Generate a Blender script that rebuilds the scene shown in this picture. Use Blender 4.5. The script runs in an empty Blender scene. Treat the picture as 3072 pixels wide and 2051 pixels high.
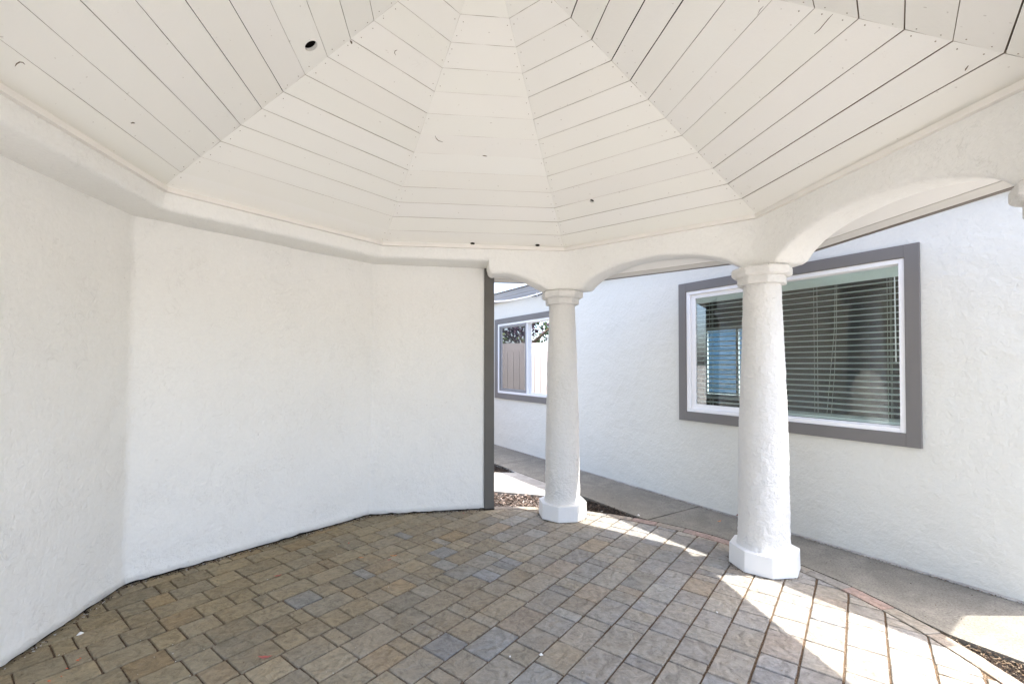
import bpy, bmesh, math, random
from mathutils import Vector, noise
from mathutils.geometry import tessellate_polygon
R = math.radians
rnd = random.Random(7)
scene = bpy.context.scene
col = scene.collection

# ------------------------------------------------------------ camera, sky, sun, exposure
cam_d = bpy.data.cameras.new('camera')
cam_d.lens = 16.0; cam_d.sensor_width = 36.0; cam_d.sensor_fit = 'HORIZONTAL'
cam_d.shift_y = 0.0153; cam_d.clip_start = 0.05; cam_d.clip_end = 2000
cam = bpy.data.objects.new('camera', cam_d); col.objects.link(cam)
cam.location = (0, 0, 1.4); cam.rotation_euler = (R(90.88), 0, 0)
scene.camera = cam

SUN_AZ, SUN_EL = -1.0, 67.5          # direction towards the sun, degrees from +X and above the horizon
sdir = Vector((math.cos(R(SUN_AZ))*math.cos(R(SUN_EL)), math.sin(R(SUN_AZ))*math.cos(R(SUN_EL)), math.sin(R(SUN_EL))))
w = bpy.data.worlds.new('World'); scene.world = w; w.use_nodes = True
nt = w.node_tree; nt.nodes.clear()
sky = nt.nodes.new('ShaderNodeTexSky'); sky.sky_type = 'NISHITA'; sky.sun_disc = False
sky.sun_elevation = R(SUN_EL); sky.sun_rotation = R(90 - SUN_AZ)
sky.air_density = .8; sky.dust_density = 3.5; sky.ozone_density = 1.1
bg = nt.nodes.new('ShaderNodeBackground'); bg.inputs[1].default_value = 0.15
wo = nt.nodes.new('ShaderNodeOutputWorld')
nt.links.new(sky.outputs[0], bg.inputs[0]); nt.links.new(bg.outputs[0], wo.inputs[0])
sun_d = bpy.data.lights.new('sun', 'SUN'); sun_d.energy = 2.0; sun_d.angle = R(0.5); sun_d.color = (1.0, 0.965, 0.91)
sun = bpy.data.objects.new('sun', sun_d); col.objects.link(sun)
sun.rotation_euler = (-sdir).to_track_quat('-Z', 'Y').to_euler(); sun.location = (6, 0, 12)
scene.view_settings.view_transform = 'Standard'; scene.view_settings.look = 'None'
scene.view_settings.exposure = 2.57; scene.view_settings.gamma = 1.0
scene.cycles.max_bounces = 12; scene.cycles.diffuse_bounces = 10
scene.cycles.glossy_bounces = 4; scene.cycles.transmission_bounces = 6; scene.cycles.transparent_max_bounces = 12

# ------------------------------------------------------------ helpers
def tag(o, label=None, cat=None, group=None, kind=None):
    if label: o['label'] = label
    if cat: o['category'] = cat
    if group: o['group'] = group
    if kind: o['kind'] = kind
    return o

def empty(name, loc=(0, 0, 0), rz=0, **k):
    o = bpy.data.objects.new(name, None); col.objects.link(o)
    o.location = loc; o.rotation_euler = (0, 0, rz); o.empty_display_size = .1
    return tag(o, **k)

def link_mesh(name, verts, faces, mat, parent=None, smooth=False, angle=40, colors=None, **k):
    me = bpy.data.meshes.new(name)
    me.from_pydata([tuple(v) for v in verts], [], faces); me.update()
    if mat: me.materials.append(mat)
    if colors:
        at = me.color_attributes.new('Tint', 'FLOAT_COLOR', 'CORNER')
        for p in me.polygons:
            c = colors[p.index]
            for li in p.loop_indices: at.data[li].color = (c[0], c[1], c[2], 1)
    if smooth:
        for p in me.polygons: p.use_smooth = True
        try: me.set_sharp_from_angle(angle=R(angle))
        except Exception: pass
    o = bpy.data.objects.new(name, me); col.objects.link(o)
    if parent: o.parent = parent
    return tag(o, **k)

class MB:
    def __init__(s): s.v = []; s.f = []
    def add(s, vs, fs):
        b = len(s.v); s.v += [Vector(v) for v in vs]; s.f += [[b+i for i in f] for f in fs]
    def box(s, a, b, xf=None):
        x0, y0, z0 = a; x1, y1, z1 = b
        vs = [(x0,y0,z0),(x1,y0,z0),(x1,y1,z0),(x0,y1,z0),(x0,y0,z1),(x1,y0,z1),(x1,y1,z1),(x0,y1,z1)]
        if xf: vs = [xf(*v) for v in vs]
        s.add(vs, [(0,3,2,1),(4,5,6,7),(0,1,5,4),(1,2,6,5),(2,3,7,6),(3,0,4,7)])
    def tube(s, pts, r, n=8, caps=True):
        pts = [Vector(p) for p in pts]; rings = []
        rr = r if isinstance(r, (list, tuple)) else [r]*len(pts)
        for i, p in enumerate(pts):
            d = (pts[min(i+1, len(pts)-1)] - pts[max(i-1, 0)]).normalized()
            up = Vector((0, 0, 1)) if abs(d.z) < .9 else Vector((1, 0, 0))
            a = d.cross(up).normalized(); b = a.cross(d).normalized()
            rings.append([p + a*math.cos(2*math.pi*k/n)*rr[i] + b*math.sin(2*math.pi*k/n)*rr[i] for k in range(n)])
        vs = [v for g in rings for v in g]; fs = []
        for i in range(len(pts)-1):
            for k in range(n):
                fs.append((i*n+k, i*n+(k+1) % n, (i+1)*n+(k+1) % n, (i+1)*n+k))
        if caps: fs.append(tuple(range(n-1, -1, -1))); fs.append(tuple((len(pts)-1)*n+k for k in range(n)))
        s.add(vs, fs)
    def build(s, name, mat, parent=None, **k):
        return link_mesh(name, s.v, s.f, mat, parent, **k)

def bevel(o, wd, seg=2, ang=35):
    m = o.modifiers.new('bevel', 'BEVEL'); m.width = wd; m.segments = seg; m.limit_method = 'ANGLE'; m.angle_limit = R(ang)
    m.harden_normals = True
    for p in o.data.polygons: p.use_smooth = True
    return o

# ------------------------------------------------------------ materials
class NT:
    def __init__(s, name):
        s.m = bpy.data.materials.new(name); s.m.use_nodes = True; s.t = s.m.node_tree; s.t.nodes.clear()
        s.out = s.n('ShaderNodeOutputMaterial'); s.b = s.n('ShaderNodeBsdfPrincipled')
        s.l(s.b.outputs[0], s.out.inputs[0])
        tc = s.n('ShaderNodeTexCoord'); s.co = tc.outputs['Object']
    def n(s, t, **k):
        x = s.t.nodes.new(t)
        for a, b in k.items(): setattr(x, a, b)
        return x
    def l(s, a, b): s.t.links.new(a, b)
    def noise(s, scale, detail=4, rough=.5, dist=0, co=None, dim='3D'):
        x = s.n('ShaderNodeTexNoise'); x.inputs['Scale'].default_value = scale; x.inputs['Detail'].default_value = detail
        x.inputs['Roughness'].default_value = rough; x.inputs['Distortion'].default_value = dist
        s.l(co or s.co, x.inputs['Vector']); return x.outputs['Fac']
    def scaled(s, v):
        x = s.n('ShaderNodeMapping'); x.inputs['Scale'].default_value = v; s.l(s.co, x.inputs['Vector']); return x.outputs[0]
    def ramp(s, fac, pts):
        x = s.n('ShaderNodeValToRGB'); e = x.color_ramp.elements
        while len(e) < len(pts): e.new(.5)
        for q, (p, c) in zip(e, pts):
            q.position = p; q.color = (c[0], c[1], c[2], 1) if isinstance(c, (tuple, list)) else (c, c, c, 1)
        s.l(fac, x.inputs[0]); return x.outputs[0]
    def math(s, op, a, b=None, c=None):
        x = s.n('ShaderNodeMath', operation=op)
        for i, v in enumerate((a, b, c)):
            if v is None: continue
            if isinstance(v, (int, float)): x.inputs[i].default_value = v
            else: s.l(v, x.inputs[i])
        return x.outputs[0]
    def mix(s, fac, a, b, mode='MIX'):
        x = s.n('ShaderNodeMix', data_type='RGBA', blend_type=mode)
        for i, v in ((0, fac), (6, a), (7, b)):
            if isinstance(v, (int, float)): x.inputs[i].default_value = v
            elif isinstance(v, tuple): x.inputs[i].default_value = (*v, 1)
            else: s.l(v, x.inputs[i])
        return x.outputs[2]
    def bump(s, h, strength, dist, prev=None):
        x = s.n('ShaderNodeBump'); x.inputs['Strength'].default_value = strength; x.inputs['Distance'].default_value = dist
        s.l(h, x.inputs['Height'])
        if prev: s.l(prev, x.inputs['Normal'])
        return x.outputs[0]
    def fin(s, color=None, rough=.8, normal=None, spec=.3):
        if color is not None:
            if isinstance(color, tuple): s.b.inputs['Base Color'].default_value = (*color, 1)
            else: s.l(color, s.b.inputs['Base Color'])
        if isinstance(rough, (int, float)): s.b.inputs['Roughness'].default_value = rough
        else: s.l(rough, s.b.inputs['Roughness'])
        s.b.inputs['Specular IOR Level'].default_value = spec
        if normal: s.l(normal, s.b.inputs['Normal'])
        return s.m

def stucco(name, c, amp=1.0, coarse=1.0, dirt=.5, ridge=1.0):
    t = NT(name)
    n1 = t.noise(1.3, 3, .5); n2 = t.noise(9, 4, .6)
    cc = t.mix(t.ramp(n1, [(.3, 0.), (.7, 1.)]), tuple(x*.965 for x in c), c)
    cc = t.mix(t.ramp(n2, [(.3, .0), (.75, .35)]), cc, tuple(x*.97 for x in c))
    # trowel ridges: thin curling lines, present only here and there
    a = t.noise(3.6, 3.5, .62, 1.3); ln = t.math('ABSOLUTE', t.math('SUBTRACT', a, .5))
    ln = t.ramp(ln, [(0.0, 1.), (.006, .0)])
    mask = t.ramp(t.noise(2.1, 2), [(.43, 0.), (.56, 1.)])
    lines = t.math('MULTIPLY', ln, mask)
    a2 = t.noise(8.5, 3, .6, 1.0); l2 = t.ramp(t.math('ABSOLUTE', t.math('SUBTRACT', a2, .5)), [(0.0, 1.), (.014, .0)])
    m2 = t.ramp(t.noise(4.3, 2), [(.50, 0.), (.60, 1.)])
    lines = t.math('MAXIMUM', lines, t.math('MULTIPLY', l2, m2))
    cc = t.mix(t.ramp(t.noise(48, 3, .6), [(.35, .5), (.65, 0.)]), cc, tuple(x*.93 for x in c))
    spk = t.ramp(t.noise(38, 2, .5), [(.70, 0.), (.76, 1.)])
    spm = t.ramp(t.noise(2.7, 2), [(.5, 0.), (.65, 1.)])
    cc = t.mix(t.math('MULTIPLY', lines, .10*dirt), cc, (.30, .27, .22))
    cc = t.mix(t.math('MULTIPLY', t.math('MULTIPLY', spk, spm), .25*dirt), cc, (.25, .22, .18))
    fine = t.noise(130, 4, .65); mid = t.noise(28, 3, .55, .6); low = t.noise(5, 3, .5)
    nrm = t.bump(low, .5*amp, .03)
    nrm = t.bump(mid, .40*amp*coarse, .014, nrm)
    nrm = t.bump(t.noise(62, 4, .6), .30*amp*coarse, .008, nrm)
    nrm = t.bump(fine, .35*amp*coarse, .005, nrm)
    nrm = t.bump(lines, .50*amp*ridge, .0045, nrm)
    return t.fin(cc, .85, nrm, .2)

M = {}
M['wall'] = stucco('white_stucco', (.865, .855, .815), 1.05, .92, .85, .85)
M['beam'] = stucco('beam_stucco', (.865, .855, .815), 1.0, 1.1, .9, .8)
M['house'] = stucco('house_stucco', (.70, .687, .622), 1.1, .9, .2, .45)
M['column'] = stucco('column_stucco', (.76, .745, .71), 1.1, 1.7, .5, .5)

def painted(name, c, rough=.5, grain=(1, 1, 1), amt=.3, var=.03, spec=.35):
    t = NT(name); co = t.scaled(grain)
    n = t.noise(40, 4, .6, 0, co); lo = t.noise(3, 3)
    cc = t.mix(t.ramp(lo, [(.3, 0.), (.7, 1.)]), tuple(x*(1-var) for x in c), c)
    return t.fin(cc, rough, t.bump(n, amt, .002), spec)
M['plinth'] = painted('painted_concrete', (.80, .80, .79), .6, (1, 1, .3), .8, .05)
M['trim'] = painted('white_trim_paint', (.82, .785, .73), .55)
M['soffit'] = painted('soffit_paint', (.87, .855, .82), .6)
M['fascia'] = painted('fascia_paint', (.66, .64, .60), .6)
M['drip'] = painted('brown_metal', (.16, .13, .10), .5)
M['grey'] = painted('grey_trim_paint', (.175, .165, .155), .55, amt=.35, var=.06)
M['greydark'] = painted('dark_grey_trim_paint', (.125, .118, .105), .5, amt=.35, var=.08)
M['gutter'] = painted('gutter_paint', (.30, .295, .29), .4, var=.03)
M['vinyl'] = painted('white_vinyl', (.84, .84, .84), .35, amt=.05, var=.02)
M['blind'] = painted('blind_white', (.90, .92, .91), .4, amt=.05)
M['cord'] = painted('cord', (.78, .78, .70), .8)
M['black'] = painted('black_plastic', (.015, .015, .017), .4)
M['metal'] = painted('connector_metal', (.45, .45, .44), .3)
M['dark'] = painted('gap_shade_and_knot', (.02, .016, .012), .9)  # near-black: shade of gaps and attic put in as colour; also the knots
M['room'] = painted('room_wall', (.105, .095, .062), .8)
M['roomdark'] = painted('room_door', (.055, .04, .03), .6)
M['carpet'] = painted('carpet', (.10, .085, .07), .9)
M['bluewall'] = painted('blue_siding', (.10, .19, .29), .7)
M['pvc'] = painted('white_cable', (.88, .88, .88), .4)

t = NT('shingles'); br = t.n('ShaderNodeTexBrick'); br.inputs['Scale'].default_value = 4
br.inputs['Color1'].default_value = (.12, .10, .085, 1); br.inputs['Color2'].default_value = (.17, .15, .13, 1); br.inputs['Mortar'].default_value = (.05, .045, .04, 1)
t.l(t.co, br.inputs['Vector']); M['shingle'] = t.fin(br.outputs[0], .9, t.bump(t.noise(200, 2), .5, .004))

# painted ceiling boards
t = NT('painted_boards')
at = t.n('ShaderNodeAttribute'); at.attribute_name = 'Tint'
g = t.noise(14, 4, .6, .4); g2 = t.noise(90, 3, .6)
cc = t.mix(1.0, (.875, .868, .825), at.outputs['Color'], 'MULTIPLY')
cc = t.mix(t.ramp(t.noise(2.2, 3), [(.35, 0.), (.7, .5)]), cc, (.855, .835, .785))
sp = t.ramp(t.noise(55, 1, .4), [(.765, 0.), (.80, 1.)])
cc = t.mix(t.math('MULTIPLY', sp, .3), cc, (.25, .2, .14))
# hair cracks in the paint
a = t.noise(5, 3, .6, .8); ln = t.ramp(t.math('ABSOLUTE', t.math('SUBTRACT', a, .5)), [(0.0, 1.), (.004, 0.)])
ln = t.math('MULTIPLY', ln, t.ramp(t.noise(3.1, 1), [(.70, 0.), (.76, .6)]))
cc = t.mix(t.math('MULTIPLY', ln, .35), cc, (.3, .24, .17))
nrm = t.bump(g, .25, .004); nrm = t.bump(g2, .25, .0015, nrm)
M['board'] = t.fin(cc, .6, nrm, .3)

# slate-like pavers
t = NT('riven_pavers')
at = t.n('ShaderNodeAttribute'); at.attribute_name = 'Tint'
co2 = t.scaled((1, 1, 1))
n0 = t.noise(2.6, 4, .6, .7); n1 = t.noise(14, 5, .65, 1.6); n2 = t.noise(70, 3, .6)
cc = t.mix(t.ramp(n0, [(.38, 0.), (.68, .6)]), at.outputs['Color'], t.mix(1.0, at.outputs['Color'], (1.08, .97, .82), 'MULTIPLY'))
cc = t.mix(t.ramp(n1, [(.32, .9), (.60, 0.)]), cc, t.mix(1.0, cc, (.62, .615, .61), 'MULTIPLY'))
vein = t.ramp(t.math('ABSOLUTE', t.math('SUBTRACT', t.noise(7, 4, .6, 2.2), .5)), [(0., .6), (.016, 0.)])
cc = t.mix(vein, cc, t.mix(1.0, cc, (.6, .58, .56), 'MULTIPLY'))
cc = t.mix(t.ramp(n2, [(.5, 0.), (.8, .35)]), cc, t.mix(1.0, cc, (1.5, 1.5, 1.5), 'MULTIPLY'))
wv = t.n('ShaderNodeTexWave'); wv.inputs['Scale'].default_value = 3; wv.inputs['Distortion'].default_value = 16; wv.inputs['Detail'].default_value = 3
wv.inputs['Detail Scale'].default_value = 1.4
t.l(t.co, wv.inputs['Vector'])
spots = t.ramp(t.noise(160, 1, .4), [(.74, 0.), (.78, 1.)])
cc = t.mix(t.math('MULTIPLY', spots, .5), cc, (.55, .52, .46))
nrm = t.bump(wv.outputs['Fac'], .55, .008); nrm = t.bump(n1, .85, .010, nrm); nrm = t.bump(n2, .5, .004, nrm)
M['paver'] = t.fin(cc, .72, nrm, .25)

t = NT('joint_sand')
n = t.noise(220, 3, .6); cc = t.ramp(n, [(.35, (.04, .026, .015)), (.55, (.13, .088, .055)), (.72, (.36, .28, .20))])
M['sand'] = t.fin(cc, .95, t.bump(n, .8, .004))

def concrete(name, c, agg=.5):
    t = NT(name); lo = t.noise(1.6, 4, .6); mid = t.noise(5, 6, .7, .8); ag = t.noise(95, 4, .75)
    cc = t.mix(t.ramp(lo, [(.36, 0.), (.64, 1.)]), tuple(x*.70 for x in c), c)
    cc = t.mix(t.ramp(mid, [(.40, .7), (.62, 0.)]), cc, tuple(x*.60 for x in c))
    cc = t.mix(t.ramp(ag, [(.36, agg), (.5, 0.)]), cc, tuple(x*.35 for x in c))
    cc = t.mix(t.ramp(ag, [(.6, 0.), (.72, agg)]), cc, tuple(min(1, x*1.6) for x in c))
    return t.fin(cc, .9, t.bump(ag, .6, .004, t.bump(mid, .3, .004)), .2)
M['concrete'] = concrete('walk_concrete', (.285, .264, .220), .7)
M['concrete2'] = concrete('pale_concrete', (.42, .40, .36), .2); M['rear'] = concrete('bounce_concrete', (.55, .53, .49), .15)
M['ground'] = concrete('ground_mix', (.45, .43, .39), .3)
t = NT('soil'); n = t.noise(90, 5, .7); M['soil'] = t.fin(t.ramp(n, [(.3, (.008, .006, .005)), (.7, (.05, .035, .025))]), .95, t.bump(n, 1, .02))
t = NT('bark_chips'); at = t.n('ShaderNodeAttribute'); at.attribute_name = 'Tint'
M['chip'] = t.fin(at.outputs['Color'], .9, t.bump(t.noise(150, 3), .6, .003))
t = NT('leaf_mix'); at = t.n('ShaderNodeAttribute'); at.attribute_name = 'Tint'; M['leaf'] = t.fin(at.outputs['Color'], .6, None)
M['bark'] = painted('tree_bark', (.10, .075, .05), .9, (1, 1, .2), 1.0, .3)
M['fence'] = painted('fence_white', (.40, .375, .37), .7, (4, 4, .4), .6, .06)

def glass(name, tint, gloss=1.0):
    t = NT(name); tr = t.n('ShaderNodeBsdfTransparent'); tr.inputs[0].default_value = (*tint, 1)
    gl = t.n('ShaderNodeBsdfGlossy'); gl.inputs['Roughness'].default_value = 0.004; gl.inputs[0].default_value = (1, 1, 1, 1)
    fr = t.n('ShaderNodeFresnel'); fr.inputs[0].default_value = 1.5
    f = t.math('MINIMUM', t.math('MULTIPLY', fr.outputs[0], 1.4*gloss), 1.0)
    mx = t.n('ShaderNodeMixShader'); t.l(f, mx.inputs[0]); t.l(tr.outputs[0], mx.inputs[1]); t.l(gl.outputs[0], mx.inputs[2])
    t.l(mx.outputs[0], t.out.inputs[0]); return t.m
M['glass'] = glass('window_glass', (.91, .965, .955))
t = NT('insect_mesh'); tr = t.n('ShaderNodeBsdfTransparent'); df = t.n('ShaderNodeBsdfDiffuse'); df.inputs[0].default_value = (.05, .05, .055, 1)
mx = t.n('ShaderNodeMixShader'); mx.inputs[0].default_value = .45; t.l(tr.outputs[0], mx.inputs[1]); t.l(df.outputs[0], mx.inputs[2]); t.l(mx.outputs[0], t.out.inputs[0])
M['screen'] = t.m

# ------------------------------------------------------------ measured plan
C0 = Vector((-.09, 2.18))
def pol(r, a): return Vector((C0.x + r*math.cos(R(a)), C0.y + r*math.sin(R(a))))
TH = 29.55
ANG = [TH+180, TH+135, TH+90, TH+45, TH, TH-45, TH-90, TH-135]
P = [pol(2.04, a) for a in ANG]                      # trim inner corners
P[1] = Vector((-2.065, 2.717)); P[2] = Vector((-1.121, 3.941)); P[3] = Vector((.478, 4.134)); P[4] = Vector((1.72, 3.209)); P[5] = Vector((1.915, 1.66))
Q = [p.copy() for p in P]                            # ceiling rim corners
Q[1] = Vector((-2.101, 2.733)); Q[2] = Vector((-1.120, 3.978)); Q[3] = Vector((.474, 4.151)); Q[4] = Vector((1.704, 3.193)); Q[5] = Vector((1.943, 1.623))
APEX = Vector((-.121, 2.29, 3.615))
COLS = [None, None, None, Vector((.470, 4.259)), Vector((1.76, 3.20)), Vector((2.035, 1.60)), pol(2.18, ANG[6]), pol(2.18, ANG[7])]

def offset_poly(pts, d):
    n = len(pts); cx = sum(pts, Vector((0, 0)))/n; out = []
    L = []
    for i in range(n):
        a, b = pts[i], pts[(i+1) % n]; e = (b-a).normalized(); nn = Vector((e.y, -e.x))
        if nn.dot((a+b)/2 - cx) < 0: nn = -nn
        L.append((a + nn*d, e))
    for i in range(n):
        (p, e), (q, f) = L[i-1], L[i]
        den = e.x*f.y - e.y*f.x; s = ((q.x-p.x)*f.y - (q.y-p.y)*f.x)/den
        out.append(p + e*s)
    return out
def V3(p, z): return Vector((p.x, p.y, z))

# ------------------------------------------------------------ gazebo
gaz = empty('gazebo', (C0.x, C0.y, 0), label='white stucco octagonal gazebo with plank ceiling, arches and round columns', cat='gazebo')
def gpart(o):                                         # geometry is written in world space; parent keeps it there
    o.parent = gaz; o.matrix_parent_inverse = gaz.matrix_world.inverted(); return o
bpy.context.view_layer.update()

def ring_strip(polyA, polyB, quads_z, name, mat, closed=True):
    """sweep a closed (apothem offset, z) profile round the octagon"""
    pass

def sweep(profile, mat, name, base=None, smooth=False):
    base = base or P; m = MB(); n = 8
    rings = [[V3(p, z) for p in offset_poly(base, d)] for d, z in profile]
    k = len(profile); vs = [v for r in rings for v in r]; fs = []
    for j in range(k):
        j2 = (j+1) % k
        for i in range(n):
            i2 = (i+1) % n; fs.append((j*n+i, j*n+i2, j2*n+i2, j2*n+i))
    m.add(vs, fs); o = m.build(name, mat); 
    bm = bmesh.new(); bm.from_mesh(o.data); bmesh.ops.recalc_face_normals(bm, faces=bm.faces); bm.to_mesh(o.data); bm.free()
    return o

# trim moulding between boards and beam
tr = gpart(sweep([(0, 2.437), (0, 2.4685), (.045, 2.4685), (.045, 2.437)], M['trim'], 'trim_moulding')); bevel(tr, .003)

# ring beam with arches
IN = offset_poly(P, .026)
# side -> list of (t, z, outer offset)
OUTW = .245
def arch_z(t, t0=-.04, half=.655, crown=2.275, spring=2.078):
    u = (t-t0)/half
    if abs(u) >= 1: return spring
    return spring + (crown-spring)*(1-abs(u)**2.15)**.72
def wob(x, y, z, s, a): return a*noise.noise(Vector((x*s, y*s, z*s)))
def side_samples(k, half):
    S = []
    if k in (0, 1):
        for i in range(41): S.append((half - 2*half*i/40, 2.334, .40))
    elif k == 2:
        for i in range(24): S.append((half - (half+.118)*i/23, 2.334, .40))
        for a in range(7):
            ang = R(15*a); S.append((-.120 - .045*(1-math.cos(ang)), 2.262 - .045*math.sin(ang), OUTW))
        for t in [-.2, -.25, -.3, -.34, -.38, -.42, -.46, -.5, -.54, -.58, -.62, -.645, -.66, -.70]:
            f = min(1, max(0, (-t-.28)/.38)); z = 2.224 - .146*f**1.55
            S.append((t, z, OUTW))
        S.append((-half, 2.078, OUTW))
    else:
        S.append((half, 2.078, OUTW)); N = 48
        for i in range(N+1):
            t = .64 - 1.36*i/N
            S.append((t, arch_z(t), OUTW))
        S.append((-half, 2.078, OUTW))
    return S
m = MB()
for k in range(8):
    a, b = IN[k], IN[(k+1) % 8]; mid = (a+b)/2; e = (a-b).normalized(); half = (a-b).length/2
    nn = Vector((e.y, -e.x)); 
    if nn.dot(mid-C0) < 0: nn = -nn
    S = side_samples(k, half); rows = []
    for i, (t, z, w_) in enumerate(S):
        prof = []
        endp = (i == 0 or i == len(S)-1)
        for d, zz in ((0, 2.52), (0, z+.10), (0.0, z+.03), (.004, z+.014), (.012, z+.005), (.030, z), (w_*.6, z+.002), (w_-.02, z+.004), (w_, z+.02), (w_, 2.50)):
            if endp:
                O = offset_poly(P, .026+d); p = O[k] if i == 0 else O[(k+1) % 8]
            else: p = mid + e*t + nn*d
            wz = wob(p.x, p.y, zz, 5, .005) if zz < 2.4 and not endp else 0
            wn = wob(p.x, p.y, zz+3, 4, .004) if .03 < zz-z+.001 and zz < 2.4 and not endp else 0
            q = p + nn*wn
            prof.append(V3(q, zz+wz))
        rows.append(prof)
    np_ = len(rows[0]); vs = [v for r in rows for v in r]; fs = []
    for i in range(len(rows)-1):
        for j in range(np_-1): fs.append((i*np_+j, (i+1)*np_+j, (i+1)*np_+j+1, i*np_+j+1))
    m.add(vs, fs)
beam = m.build('ring_beam', M['beam'], smooth=True, angle=60)
bm = bmesh.new(); bm.from_mesh(beam.data); bmesh.ops.remove_doubles(bm, verts=bm.verts, dist=.0005); bmesh.ops.recalc_face_normals(bm, faces=bm.faces); bm.to_mesh(beam.data); bm.free()
gpart(beam)

# three stucco walls (bottom and top corners measured separately: the plaster leans a little)
WB = [Vector((-2.21, .96)), Vector((-2.452, 2.894)), Vector((-1.33, 4.235)), Vector((-.272, 4.425))]
WT = [Vector((-2.17, .98)), Vector((-2.385, 2.856)), Vector((-1.292, 4.235)), Vector((-.262, 4.425))]
m = MB(); NX, NZ = 60, 44
allv = []
for k in range(3):
    for j in range(NZ+1):
        z = .006 + (2.40-.006)*(j/NZ)**1.0
        f = min(1, z/2.35)
        for i in range(NX+1):
            u = i/NX
            a = WB[k].lerp(WT[k], f); b = WB[k+1].lerp(WT[k+1], f); p = a.lerp(b, u)
            e = (b-a).normalized(); nn = Vector((-e.y, e.x))       # away from the room
            if nn.dot(p-C0) < 0: nn = -nn
            edge = min(1, min(u, 1-u)*8)
            d = wob(p.x, p.y, z, 1.7, .010)*edge + wob(p.x, p.y, z, 7, .004)*edge
            d -= .012*max(0, 1-z/.10)**2                            # plaster kicks out at the foot
            zz = z
            if j == 0: zz = .015 + .010*abs(noise.noise(Vector((p.x*9, p.y*9, 3)))) + .012*max(0, noise.noise(Vector((p.x*21, p.y*21, 8)))-.15)
            q = p + nn*d; allv.append(V3(q, zz))
    
fs = []
for k in range(3):
    b0 = k*(NX+1)*(NZ+1)
    for j in range(NZ):
        for i in range(NX):
            fs.append((b0+j*(NX+1)+i, b0+j*(NX+1)+i+1, b0+(j+1)*(NX+1)+i+1, b0+(j+1)*(NX+1)+i))
m.add(allv, fs)
wall = m.build('wall', M['wall'], smooth=True, angle=38)
bm = bmesh.new(); bm.from_mesh(wall.data); bmesh.ops.remove_doubles(bm, verts=bm.verts, dist=.0015)
bmesh.ops.recalc_face_normals(bm, faces=bm.faces)
bm.to_mesh(wall.data); bm.free()
sol = wall.modifiers.new('thick', 'SOLIDIFY'); sol.thickness = .13; sol.offset = -1
gpart(wall)
# check direction of the normals: they must face the room, thickness grows outward
pm = wall.data.polygons[len(wall.data.polygons)//2]
if pm.normal.dot(V3(C0, 1.2)-pm.center) < 0: wall.data.flip_normals()
# near-black strip painting the shadow where the plaster stops short of the paving
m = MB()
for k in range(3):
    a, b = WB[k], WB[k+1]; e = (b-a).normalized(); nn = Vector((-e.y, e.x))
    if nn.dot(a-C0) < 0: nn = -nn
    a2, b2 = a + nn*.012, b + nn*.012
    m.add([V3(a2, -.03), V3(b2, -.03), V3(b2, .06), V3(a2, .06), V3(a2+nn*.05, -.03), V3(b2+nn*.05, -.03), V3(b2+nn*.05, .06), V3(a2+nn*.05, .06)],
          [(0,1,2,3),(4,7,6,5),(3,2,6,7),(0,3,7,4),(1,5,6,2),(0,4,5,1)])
gpart(m.build('foot_gap_shade', M['dark']))
# end board of the wall
m = MB(); e = (WB[3]-WB[2]).normalized(); nn = Vector((-e.y, e.x))
if nn.dot(WB[3]-C0) < 0: nn = -nn
a = Vector((-.2695, 4.420)); 
def xb(u, v, z): p = a + e*u + nn*v; return (p.x, p.y, z)
m.box((0, -.012, .012), (.096, .15, 2.40), xb); post = bevel(gpart(m.build('end_board', M['greydark'])), .003)
m = MB(); m.box((-.004, -.018, 0), (.098, .155, .0105), xb); gpart(m.build('base_gap_strip', M['dark']))  # dark strip filling the gap under the end board

# columns
def column(k, c):
    cg = MB(); NR, NS = 150, 96; vs = []; fs = []
    sd = k*13.7
    for j in range(NR+1):
        z = .138 + (1.962-.138)*j/NR
        f = (z-.138)/1.824
        r = .164 - .014*f - .033*f**1.6 + (.012*max(0, 1-(z-.138)/.05)**2)
        for i in range(NS):
            a = 2*math.pi*i/NS
            x, y = math.cos(a), math.sin(a)
            rr = r + .005*noise.noise(Vector((x*.9+sd, y*.9, z*1.6))) + .0035*noise.noise(Vector((x*3+sd, y*3, z*14))) + .0030*noise.noise(Vector((x*8+sd, y*8, z*50))) + .0022*noise.noise(Vector((x*17+sd, y*17, z*105)))
            vs.append((x*rr, y*rr, z))
    for j in range(NR):
        for i in range(NS): fs.append((j*NS+i, j*NS+(i+1) % NS, (j+1)*NS+(i+1) % NS, (j+1)*NS+i))
    sh = link_mesh('column', vs, fs, M['column'], gaz, smooth=True, angle=80)
    sh.location = (c.x-C0.x, c.y-C0.y, 0)
    def octo(rings, name, mat, bw, seg=3, nz=0):
        vs = []; fs = []
        for r, z in rings:
            for i in range(8):
                a = R(TH + 45*i); vs.append((r*math.cos(a), r*math.sin(a), z))
        n = len(rings)
        for j in range(n-1):
            for i in range(8): fs.append((j*8+i, j*8+(i+1) % 8, (j+1)*8+(i+1) % 8, (j+1)*8+i))
        fs.append(tuple(range(7, -1, -1))); fs.append(tuple((n-1)*8+i for i in range(8)))
        o = link_mesh(name, vs, fs, mat, sh); bevel(o, bw, seg, 25); return o
    octo([(.226, .0015), (.223, .143)], 'plinth', M['plinth'], .006)
    octo([(.158, 1.955), (.158, 2.020)], 'capital_neck', M['column'], .006)
    octo([(.178, 2.0085), (.196, 2.022), (.196, 2.064), (.186, 2.076)], 'capital', M['column'], .010, 3)
    return sh
for k in (3, 4, 5, 6, 7): column(k, COLS[k])
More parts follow.
